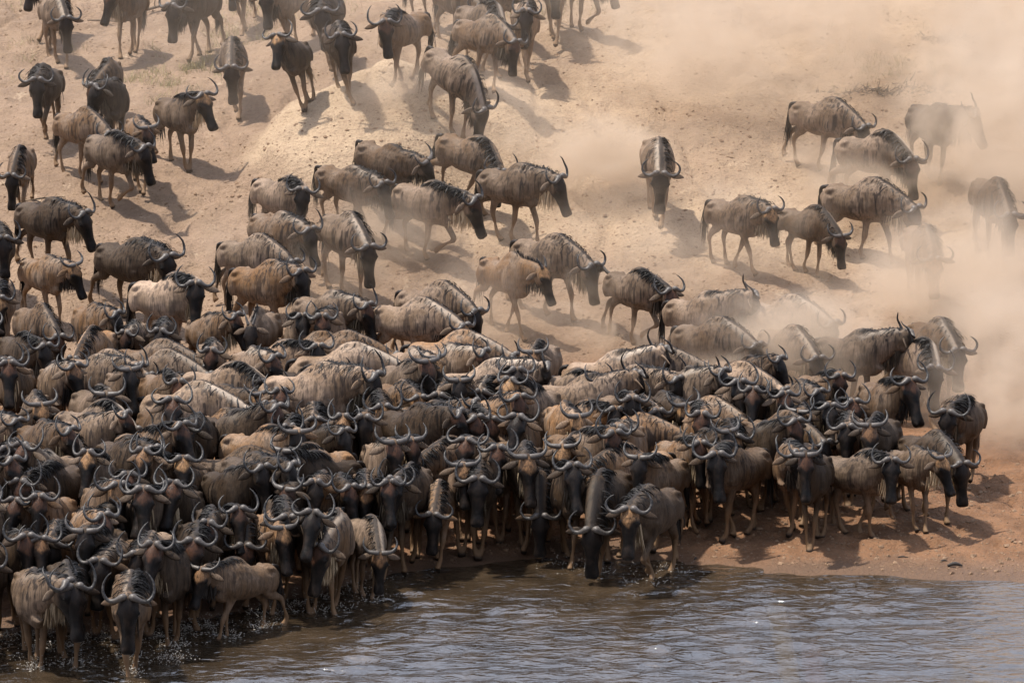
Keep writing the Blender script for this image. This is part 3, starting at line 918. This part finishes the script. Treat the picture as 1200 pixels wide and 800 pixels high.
rows = []
def spec_lines(txt, zone):
    for ln in txt.strip().splitlines():
        body, _, place = ln.partition('|')
        t = body.split()
        code = ''.join(t[6:])
        rows.append(dict(kind=t[0], px=float(t[1]), py=float(t[2]), hd=float(t[3]), pose=t[4], size=float(t[5]), coat=code[0], fore=code[1], beard=code[2], place=place, zone=zone))
spec_lines(SLOPE, 'slope')
for r in rows:
    r['size'] *= 1.04 + (.05 if r['py'] < 200 and r['px'] < 450 else 0)
    if r['hd'] > -34: r['hd'] -= 29
spec_lines(FRONT, 'front')
spec_lines(BACKS, 'herd')
R2 = random.Random(41)
for it in HEADS.replace('\n', ';').split(';'):
    x, y, c = it.split()
    fore = c[1] if len(c) > 1 else R2.choice('kkkrrrt')
    if c[0] == 'd' and R2.random() < .5: c = R2.choice('bbgt') + c[1:]
    pose = R2.choice(CROWD + ['alert', 'high', 'bull', 'stand'])
    if fore == 't' and R2.random() < .4: pose = 'young'
    rows.append(dict(kind='h', px=float(x), py=float(y), hd=-86 + R2.gauss(0, 15) + (12 if float(y) < 500 else 0), pose=pose, size=R2.uniform(1.0, 1.12), coat=c[0], fore=fore, beard=R2.choice('ddmp'), place='', zone='herd'))

def solve(r):
    """root position on the land from the pixel"""
    a = math.radians(r['hd']); c, s = math.cos(a), math.sin(a)
    p = PROTO[r['pose']]['poll'] * r['size']
    if r['kind'] == 'g':
        P = hit(r['px'], r['py']); off = np.array([-.02, 0])
    elif r['kind'] == 'b':
        P = hit(r['px'], r['py'], .95 * r['size']); off = np.array([0., 0])
    else:
        P = hit(r['px'], r['py'], p[2] + .02); off = p[:2]
    r['pos'] = np.array([P[0] - (c * off[0] - s * off[1]), P[1] - (s * off[0] + c * off[1])])
for r in rows:
    solve(r)
    r['anchor'] = r['pos'].copy()

def spine(r, lo=-.36, hi=.74):
    a = math.radians(r['hd']); d = np.array([math.cos(a), math.sin(a)]) * r['size']
    return r['pos'] + d * lo, r['pos'] + d * hi
def seg_closest(p1, q1, p2, q2):
    d1, d2, rr = q1 - p1, q2 - p2, p1 - p2
    a, e, f = d1 @ d1, d2 @ d2, d2 @ rr
    c, b = d1 @ rr, d1 @ d2
    den = a * e - b * b
    s = min(1, max(0, (b * f - c * e) / den)) if den > 1e-9 else .5
    t = (b * s + f) / e
    if t < 0: t, s = 0, min(1, max(0, -c / a))
    elif t > 1: t, s = 1, min(1, max(0, (b - c) / a))
    return p1 + d1 * s, p2 + d2 * t, s, t

# fill gaps between the ones picked from the photograph, deep inside the crowd
def inside(px, py, poly):
    c = False
    for (x1, y1), (x2, y2) in zip(poly, poly[1:] + poly[:1]):
        if (y1 > py) != (y2 > py) and px < (x2 - x1) * (py - y1) / (y2 - y1) + x1:
            c = not c
    return c
R3 = random.Random(77)
N_FILL = 112
for _ in range(5000):
    if N_FILL == 0: break
    px, py = (R3.uniform(-30, 1010), R3.uniform(430, 745)) if R3.random() < .5 else (R3.uniform(-30, 420), R3.uniform(540, 745))
    if not inside(px, py, FILL_AREA): continue
    r = dict(kind='g', px=px, py=py, hd=R3.gauss(-82, 12), pose=R3.choice(CROWD + ['low', 'young', 'calf']), size=R3.uniform(.95, 1.06), coat=R3.choice('ddbbgt'), fore=R3.choice('kkrrt'), beard=R3.choice('ddm'), place='', zone='herd')
    solve(r)
    a, b = spine(r)
    if all(np.linalg.norm(np.subtract(*seg_closest(a, b, *spine(q))[:2])) > .37 for q in rows if abs(q['pos'][0] - r['pos'][0]) < 2.2 and abs(q['pos'][1] - r['pos'][1]) < 2.2):
        r['anchor'] = r['pos'].copy(); rows.append(r); N_FILL -= 1

for r in rows: r['hd0'] = r['hd']
# jostle apart: nobody stands inside a neighbour
for itn in range(70):
    P = np.array([r['pos'] for r in rows])
    for i, r in enumerate(rows):
        near = np.nonzero((np.abs(P[i + 1:] - P[i]).max(1) < 2.4))[0] + i + 1
        for j in near:
            q = rows[j]
            a, b, s, t = seg_closest(*spine(r), *spine(q))
            d = a - b; L = float(np.linalg.norm(d))
            need = .203 * (r['size'] + q['size'])
            if L < need:
                if L < 1e-4:
                    d = np.array([R3.uniform(-1, 1), R3.uniform(-.4, .4)]); d /= np.linalg.norm(d); L0 = 0
                else:
                    d = d / L; L0 = L
                d = np.array([d[0], d[1]]); push = (need - L0) * .5
                wi, wj = (.25 if r['zone'] != 'herd' else 1), (.25 if q['zone'] != 'herd' else 1)
                r['pos'] = r['pos'] + d * push * 1.0 * wi / (wi + wj) * 1.4
                q['pos'] = q['pos'] - d * push * 1.0 * wj / (wi + wj) * 1.4
                tw = push * 14
                cr = d[0] * math.sin(math.radians(r['hd'])) - d[1] * math.cos(math.radians(r['hd']))
                r['hd'] += -tw * cr * (s - .4) * wi
                q['hd'] += tw * (d[0] * math.sin(math.radians(q['hd'])) - d[1] * math.cos(math.radians(q['hd']))) * (t - .4) * wj
    for r in rows:
        if r['zone'] == 'herd':
            r['pos'][1] = max(r['pos'][1], min(r['anchor'][1] - .15, float(shore(r['pos'][0])) + .9) if r['pos'][0] > -3.6 else r['anchor'][1] - .35)
    for r in rows:
        r['hd'] = min(r['hd0'] + 16, max(r['hd0'] - 16, r['hd']))
    if itn < 55:
        for r in rows:
            r['pos'] = r['pos'] + (r['anchor'] - r['pos']) * (.10 if r['zone'] == 'herd' else .2)
print('animals', len(rows), 'mean shift', np.mean([np.linalg.norm(r['pos'] - r['anchor']) for r in rows]))

RINGS = []
for r in rows:
    x, y = r['pos']
    if float(terrain(x, y, False)) > .06: continue
    a = math.radians(r['hd']); f = np.array([math.cos(a), math.sin(a)]); l = np.array([-f[1], f[0]])
    for fx, ly in ((.40, .11), (.40, -.11), (-.30, .10), (-.30, -.10)):
        c = np.array([x, y]) + (f * fx + l * ly) * r['size']
        if float(terrain(c[0], c[1], False)) < 0: RINGS.append((c[0], c[1], R3.uniform(.005, .016), R3.uniform(0, 6.28)))
build_water(RINGS)

R4 = random.Random(5)
LABELLED = []
COAT_W = {'g': 'grey-brown', 'b': 'brown', 't': 'tan', 'd': 'dark', 'p': 'pale grey'}
FORE_W = {'k': 'black brow', 'r': 'rust brow', 't': 'tan brow'}
POSE_W = {'stand': 'standing', 'walk_a': 'walking', 'walk_b': 'striding', 'walk_c': 'walking', 'alert': 'head up', 'look_left': 'head turned', 'look_right': 'head turned', 'low': 'head low',
          'low_right': 'head low and turned', 'drink': 'nose down', 'trot': 'trotting', 'bull': 'heavy-maned', 'high': 'head held high', 'young': 'walking', 'young_low': 'head low', 'calf': 'walking'}
def pose_word(r):
    if r['pose'] in POSE_W: return POSE_W[r['pose']]
    p = POSES[r['pose']]
    return ('head up' if p['neck'][0] > 30 else 'head level') + (', turned' if abs(p['neck'][1] + p['head'][1]) > 22 else '')
for r in rows:
    x, y = r['pos']
    z = max(float(terrain(x, y)), -.30)
    n = normal(x, y)
    up = Vector((n.x * .5, n.y * .6, n.z)).normalized()
    a = math.radians(r['hd'])
    fwd = Vector((math.cos(a), math.sin(a), 0)); fwd = (fwd - up * fwd.dot(up)).normalized()
    left = up.cross(fwd)
    quat = Matrix((fwd, left, up)).transposed().to_quaternion()
    tone, light = COAT[r['coat']]
    col = (min(1, max(0, tone + R4.gauss(0, .10))), light * R4.uniform(.72, 1.28), min(1, max(0, FORE[r['fore']] * R4.uniform(.72, 1.0) + R4.gauss(0, .04))), min(1, max(0, BEARD[r['beard']] + R4.gauss(0, .08))))
    o = place_wildebeest(r['pose'], (x, y, z - .012), quat, r['size'], col)
    o.scale = (r['size'] * R4.uniform(.95, 1.05), r['size'] * (R4.uniform(.86, .98) if r['zone'] == 'herd' else R4.uniform(.93, 1.07)), r['size'] * R4.uniform(.96, 1.04))
    kind = 'young wildebeest' if .2 < PROTO[r['pose']]['calf'] < .6 else 'wildebeest calf' if r['pose'] == 'calf' else 'wildebeest'
    if r['place']:
        o['label'] = f"{COAT_W[r['coat']]} {kind} {r['place']}"
    else:
        u = y - float(shore(x))
        row = 'front ranks' if u < 4.5 else 'middle ranks' if u < 9.5 else 'back rows'
        end = 'near waders' if x < -3.2 else 'behind drinkers' if x < 1.6 else 'beach end'
        turn = 'side-on' if abs(math.sin(a)) < .5 else 'facing river'
        o['label'] = f"{COAT_W[r['coat']]} {kind}, {FORE_W[r['fore']]}, {'pale beard, ' if r['beard'] == 'p' else ''}{pose_word(r)}, {turn}, {row} {end}"
    LABELLED.append((o, r))
    o['category'] = 'wildebeest'
    o['group'] = 'wildebeest of the crossing herd'

# where two still read the same, say who stands beside them
for attempt in range(3):
    seen = {}
    for o, r in LABELLED:
        seen.setdefault(o['label'], []).append((o, r))
    for lab, lst in seen.items():
        if len(lst) < 2: continue
        for o, r in lst:
            near = sorted((q for _, q in LABELLED if q is not r), key=lambda q: float(np.linalg.norm(q['pos'] - r['pos'])))
            q = near[attempt]
            tail = f" beside {COAT_W[q['coat']]} {('black', 'rusty', 'tan')['krt'.index(q['fore'])]}-browed one" if attempt == 0 else f", {COAT_W[q['coat']]} one nearby" if attempt == 1 else ''
            if len((lab + tail).replace('-', ' ').split()) <= 16: o['label'] = lab + tail

# ---------------------------------------------------------------- dust raised by the herd
def dust_material():
    m = bpy.data.materials.new('raised_dust')
    m.use_nodes = True
    k = Nodes.__new__(Nodes); k.m, k.t = m, m.node_tree
    k.t.nodes.remove(k.t.nodes['Principled BSDF'])
    out = k.t.nodes['Material Output']
    tc = k.n('TexCoord').outputs['Object']
    pos = k.n('NewGeometry').outputs['Position']
    ln = k.n('VectorMath', operation='LENGTH'); k.l(tc, ln.inputs[0])
    r2 = k.math('POWER', ln.outputs['Value'], 2.0)
    fall = k.math('POWER', k.math('SUBTRACT', 1.0, r2, clamp=True), 1.6)
    nz = k.noise(k.scaled(pos, (1, 1, 1.2)), .75, 4, .6, .9)
    den = k.math('MULTIPLY', fall, k.ramp(nz, .43, .63, .06, 1.0))
    den = k.math('MULTIPLY', den, k.n('ObjectInfo').outputs['Alpha'])
    v = k.n('VolumePrincipled')
    v.inputs['Color'].default_value = (.79, .66, .53, 1)
    v.inputs['Anisotropy'].default_value = .25
    k.l(den, v.inputs['Density'])
    k.l(v.outputs[0], out.inputs['Volume'])
    m.cycles.volume_step_rate = 1.0
    return m
M_DUST = dust_material()
def ball(sub=3):
    import bmesh
    b = bmesh.new(); bmesh.ops.create_icosphere(b, subdivisions=sub, radius=1.0)
    me = bpy.data.meshes.new('dust_cloud'); b.to_mesh(me); b.free()
    me.materials.append(M_DUST)
    return me
DUST_ME = ball()
# pixel of the ground below it, height of its middle, radii in metres, density per metre
for px, py, dz, rx, ry, rz, den in [
        (700, 220, .45, 1.5, 1.6, .95, .85), (1010, 245, .3, 2.3, 2.0, 1.2, .60), (1185, 260, 1.2, 2.4, 4.0, 3.2, .36), (1135, 410, .6, 2.4, 3.0, 2.1, .45),
        (1195, 500, .6, 2.1, 2.6, 1.9, .50), (925, 470, .5, 2.2, 2.0, 1.5, .60), (880, 90, 1.2, 4.2, 5.0, 2.8, .22), (1150, 80, 1.5, 3.4, 5.0, 3.6, .22),
        (640, 400, .4, 2.2, 1.8, 1.1, .25), (520, 160, .3, 2.4, 1.8, 1.2, .22), (800, 330, .5, 3.2, 2.6, 1.5, .16), (420, 330, .4, 3.4, 3.0, 1.4, .13),
        (960, 208, .2, 1.0, .9, .6, .9), (1085, 215, .1, 1.1, 1.0, .6, .7), (940, 325, .15, .9, .8, .5, .8), (1075, 372, .05, 1.0, .9, .5, .6), (1150, 325, .1, 1.1, 1.0, .6, .5),
        (745, 408, .15, .9, .8, .5, .7), (640, 375, .15, .8, .7, .45, .6), (905, 455, .3, 1.2, 1.0, .8, .9), (1095, 470, .3, 1.2, 1.0, .9, .9), (540, 175, .15, 1.0, .8, .5, .6), (590, 290, .1, .8, .7, .4, .5), (450, 110, .15, 1.0, .9, .5, .4)]:
    P = hit(px, py)
    o = link('dust_cloud', DUST_ME)
    o.location = (P[0], P[1], P[2] + dz); o.scale = (rx, ry, rz); o.color = (1, 1, 1, den * 3.6); o['kind'] = 'stuff'
    o['label'] = 'drifting tan dust kicked up on the slope'
o = link('dust_cloud', DUST_ME)
o.location = (1.5, 82, 3.2); o.scale = (15, 11.5, 4.2); o.color = (1, 1, 1, .070); o['kind'] = 'stuff'
o['label'] = 'thin veil of dust over the whole slope'
cy.volume_bounces = 2


# ---------------------------------------------------------------- loose things on the ground
R6 = random.Random(12)
nr6 = np.random.default_rng(12)
def lump(soup, p, r, squash=.7):
    """an angular clod"""
    b = len(soup.v)
    t = (1 + 5 ** .5) / 2
    base = np.array([(-1, t, 0), (1, t, 0), (-1, -t, 0), (1, -t, 0), (0, -1, t), (0, 1, t), (0, -1, -t), (0, 1, -t), (t, 0, -1), (t, 0, 1), (-t, 0, -1), (-t, 0, 1)]) / 1.9
    v = base * (1 + nr6.uniform(-.3, .3, (12, 1))) * r * np.array([1, nr6.uniform(.6, 1.2), squash])
    soup.v += list(v + p)
    soup.f += [tuple(i + b for i in f) for f in ((0, 11, 5), (0, 5, 1), (0, 1, 7), (0, 7, 10), (0, 10, 11), (1, 5, 9), (5, 11, 4), (11, 10, 2), (10, 7, 6), (7, 1, 8), (3, 9, 4), (3, 4, 2), (3, 2, 6), (3, 6, 8), (3, 8, 9), (4, 9, 5), (2, 4, 11), (6, 2, 10), (8, 6, 7), (9, 8, 1))]
CL = Soup()
for i in range(15000):
    if i < 4200:
        px, py = R6.uniform(380, 1215), R6.uniform(548, 690)
    else:
        px, py = R6.uniform(-15, 1215), R6.uniform(-5, 500)
    P = hit(px, py) if i % 3 == 0 else P0 + np.array([R6.gauss(0, .35), R6.gauss(0, .5), 0])
    if i % 3 == 0: P0 = P
    z = float(terrain(P[0], P[1]))
    if z < .03: continue
    lump(CL, (P[0], P[1], z), min(.042, .009 * math.exp(abs(R6.gauss(0, .7)))), R6.uniform(.5, .9))
o = link('loose_clods', new_mesh('loose_clods', CL.v, CL.f, plain_material('dry_clod', (.185, .115, .068), .95), smooth=False))
o['kind'] = 'stuff'; o['label'] = 'loose soil clods and pebbles strewn over bank and slope'

def twig(soup, p, d, length, r, bends=4, wander=.25):
    d = np.array(d, float); d /= np.linalg.norm(d)
    pts, q = [(*p, r, r)], np.array(p, float)
    for k in range(bends):
        d = d + nr6.normal(0, wander, 3) * np.array([1, 1, .5]); d /= np.linalg.norm(d)
        q = q + d * length / bends
        rr = r * (1 - .75 * (k + 1) / bends)
        pts.append((*q, rr, rr))
    soup.add(loft(pts, (.1, .3, .95) if abs(d[2]) < .8 else (1, 0, 0), 2, 6))
    return q
M_WOOD = plain_material('weathered_wood', (.115, .082, .055), .9)
M_DARKWOOD = plain_material('wet_driftwood', (.030, .024, .020), .8)
def stick(name, px, py, length, r, ang, mat, label, cat, twigs=0, rise=.02):
    P = hit(px, py); z = float(terrain(P[0], P[1]))
    S_ = Soup()
    c, s = math.cos(math.radians(ang)), math.sin(math.radians(ang))
    p0 = np.array([P[0] - c * length / 2, P[1] - s * length / 2, 0]); p0[2] = float(terrain(p0[0], p0[1])) + r * .6
    p1 = np.array([P[0] + c * length / 2, P[1] + s * length / 2, 0]); p1[2] = float(terrain(p1[0], p1[1])) + r * .6 + rise
    mid = (p0 + p1) / 2 + np.array([0, 0, r]) ; mid[2] = max(mid[2], float(terrain(mid[0], mid[1])) + r * .5)
    S_.add(loft([(*p0, r * .6, r * .6), (*mid, r, r), (*p1, r * .4, r * .4)], (0, 0, 1), 4, 7))
    for k in range(twigs):
        t = R6.uniform(.3, .95)
        q = p0 * (1 - t) + p1 * t
        twig(S_, q, (c * .5 + R6.gauss(0, .5), s * .5 + R6.gauss(0, .5), R6.uniform(.05, .6)), length * R6.uniform(.15, .35), r * .45)
    o = link(name, new_mesh(name, S_.v, S_.f, mat)); o['label'] = label; o['category'] = cat
stick('fallen_branch', 178, 17, 1.3, .030, 38, M_WOOD, 'bare dry branch lying forked on the slope beside a walking wildebeest', 'branch', 5, .10)
stick('fallen_branch', 125, 26, .8, .016, -12, M_WOOD, 'thin dry stick lying below the forked branch', 'branch', 2, .03)
stick('fallen_branch', 52, 234, .75, .014, 20, M_WOOD, 'twiggy stick on the slope beside the herd file', 'branch', 3, .03)
stick('driftwood', 1119, 664, .20, .028, -3, M_DARKWOOD, 'short black driftwood lump lying on the wet sand', 'driftwood', 0, .0)
stick('driftwood', 1106, 658, .10, .012, 8, M_DARKWOOD, 'tiny dark stick on the sand above the driftwood lump', 'driftwood', 0, .0)
stick('driftwood', 1058, 653, .14, .010, -4, M_DARKWOOD, 'thin grey twig flat on the damp sand', 'driftwood', 0, .0)
stick('driftwood', 815, 655, .07, .012, 60, M_DARKWOOD, 'small dark stick where wet sand meets trodden soil', 'driftwood', 0, .0)

# dark hollows with dead brush on the right of the slope
for px, py, w, lab in ((1040, 106, 1.35, 'long low heap of dead brush along a ledge in the dusty slope'), (1110, 44, .62, 'small heap of dead brush high on the dusty slope')):
    P = hit(px, py); S_ = Soup()
    for k in range(360):
        a = nr6.uniform(-1, 1); q = np.array([P[0] + a * w, P[1] + nr6.normal(0, .12), 0]); q[2] = float(terrain(q[0], q[1])) - .02
        twig(S_, q, (nr6.normal(0, 1), nr6.normal(0, .6), abs(nr6.normal(.1, .2))), nr6.uniform(.08, .24) * (1.1 - a * a * .7), nr6.uniform(.008, .018), 3, .3)
    o = link('brush_heap', new_mesh('brush_heap', S_.v, S_.f, plain_material('dead_brush', (.060, .048, .034), .95)))
    o['label'] = lab; o['kind'] = 'stuff'

# dry grass tufts
k_ = Nodes('dry_grass_blade')
_v = k_.ramp(k_.n('NewGeometry').outputs['Random Per Island'], 0, 1, 0, 1)
k_.l(k_.mix(_v, (.30, .235, .105), (.155, .150, .060)), k_.bsdf.inputs['Base Color']); k_.bsdf.inputs['Roughness'].default_value = .8
G_ = Soup()
TUFTS = [(R6.gauss(190, 16), R6.gauss(98, 12)) for _ in range(16)] + [(R6.gauss(238, 14), R6.gauss(82, 12)) for _ in range(14)] + [(R6.gauss(262, 10), R6.gauss(50, 14)) for _ in range(12)] + [(R6.gauss(310, 18), R6.gauss(22, 12)) for _ in range(16)] \
    + [(R6.gauss(1080, 34), R6.gauss(84, 12)) for _ in range(20)] + [(R6.gauss(1030, 40), R6.gauss(60, 25)) for _ in range(12)] + [(R6.uniform(380, 700), R6.uniform(0, 30)) for _ in range(10)] + [(R6.uniform(0, 330), R6.uniform(0, 130)) for _ in range(16)]
for px, py in TUFTS:
    P = hit(px, py)
    for k in range(R6.randint(14, 40)):
        q = np.array([P[0] + nr6.normal(0, .11), P[1] + nr6.normal(0, .14), 0]); q[2] = float(terrain(q[0], q[1])) - .01
        lean = nr6.normal(0, .45, 2)
        strand(G_, q, (lean[0] * .5, lean[1] * .5, 1), (lean[0] * 1.6, lean[1] * 1.6, .45), nr6.uniform(.08, .26), nr6.uniform(.006, .011), nr6, 3)
o = link('dry_grass', new_mesh('dry_grass', G_.v, G_.f, k_.m)); o['kind'] = 'stuff'; o['label'] = 'sparse tufts of dry yellow grass on the slope'

# tall dry stems on the near bank, out of focus
for (px, py, dist, lean, lab) in ((908, 706, 4.6, .22, 'tall blurred straw stem rising farthest over the water'), (950, 756, 4.2, .16, 'blurred reddish stem standing between straw stems'), (1128, 762, 4.8, -.10, 'pale blurred stem beside a shorter straw one'), (1152, 782, 4.4, .10, 'short blurred straw stem at the reach of the pale one')):
    d = ray(px, py); tip = np.array([0, 0, CAM_Z]) + d * dist
    base = np.array([tip[0] + lean * 1.2, tip[1] - .05, 0]); base[2] = float(terrain(base[0], base[1])) - .03
    S_ = Soup(); h = tip - base
    S_.add(loft([(*base, .0017, .0017), (*(base + h * .4 + np.array([.01, 0, .01])), .0017, .0017), (*(base + h * .8 + np.array([.005, 0, .01])), .0015, .0015), (*(base + h * .9), .0017, .0017), (*(base + h * .96), .0017, .0017), (*tip, .0003, .0003)], (1, 0, 0), 4, 7, .0003))
    o = link('grass_stem', new_mesh('grass_stem', S_.v, S_.f, plain_material('straw', (.34, .17, .12) if 'reddish' in lab else (.42, .33, .19), .8)))
    o['label'] = lab; o['category'] = 'grass stem'

# splashes round the legs of the waders
k_ = Nodes('splashed_water')
k_.bsdf.inputs['Base Color'].default_value = (.34, .31, .27, 1); k_.bsdf.inputs['Roughness'].default_value = .12; k_.bsdf.inputs['IOR'].default_value = 1.333
SP = Soup()
for r in rows:
    x, y = r['pos']
    if float(terrain(x, y, False)) > .06 or x > 3.4: continue
    a = math.radians(r['hd']); f = np.array([math.cos(a), math.sin(a)]); l = np.array([-f[1], f[0]])
    amt = 1.0 if x < -3.0 else .55
    for fx, ly in ((.42, .11), (.42, -.11), (-.35, .10), (-.35, -.10)):
        c = np.array([x, y]) + (f * fx + l * ly) * r['size'] + nr6.normal(0, .05, 2)
        if float(terrain(c[0], c[1], False)) > .0: continue
        for k in range(int(40 * amt)):
            th = nr6.uniform(0, 6.283); rr = abs(nr6.normal(.10, .12)); hgt = abs(nr6.normal(0, .10)) * max(0, 1.2 - rr * 1.6)
            lump(SP, (c[0] + math.cos(th) * rr, c[1] + math.sin(th) * rr, .004 + hgt), nr6.uniform(.003, .008), 1.0)
        for k in range(int(5 * amt)):
            th = nr6.uniform(0, 6.283); rr = nr6.uniform(.05, .12)
            twig(SP, (c[0] + math.cos(th) * rr, c[1] + math.sin(th) * rr, -.005), (math.cos(th) * .8, math.sin(th) * .8, 1), nr6.uniform(.03, .09), nr6.uniform(.003, .006), 2, .2)
        for k in range(int(30 * amt)):
            th = nr6.uniform(0, 6.283); rr = abs(nr6.normal(.12, .16))
            lump(SP, (c[0] + math.cos(th) * rr, c[1] + math.sin(th) * rr, .004), nr6.uniform(.005, .020), .2)
c = on_level(205, 775)
for k in range(200):
    d = nr6.normal(0, 1, 2) * np.array([.13, .10]); h = abs(nr6.normal(0, .13)) * max(0, 1 - abs(d[0]) * 2)
    lump(SP, (c[0] + d[0], c[1] + d[1], .004 + h), nr6.uniform(.003, .010), 1.0)
o = link('water_splash', new_mesh('water_splash', SP.v, SP.f, k_.m)); o['kind'] = 'stuff'; o['label'] = 'white splashes and drops thrown up by wading legs'

print('mound top px', *[project((m[0], m[1], float(terrain(m[0], m[1])))) for m in MOUND], 'tris', sum(len(m.polygons) for m in bpy.data.meshes))
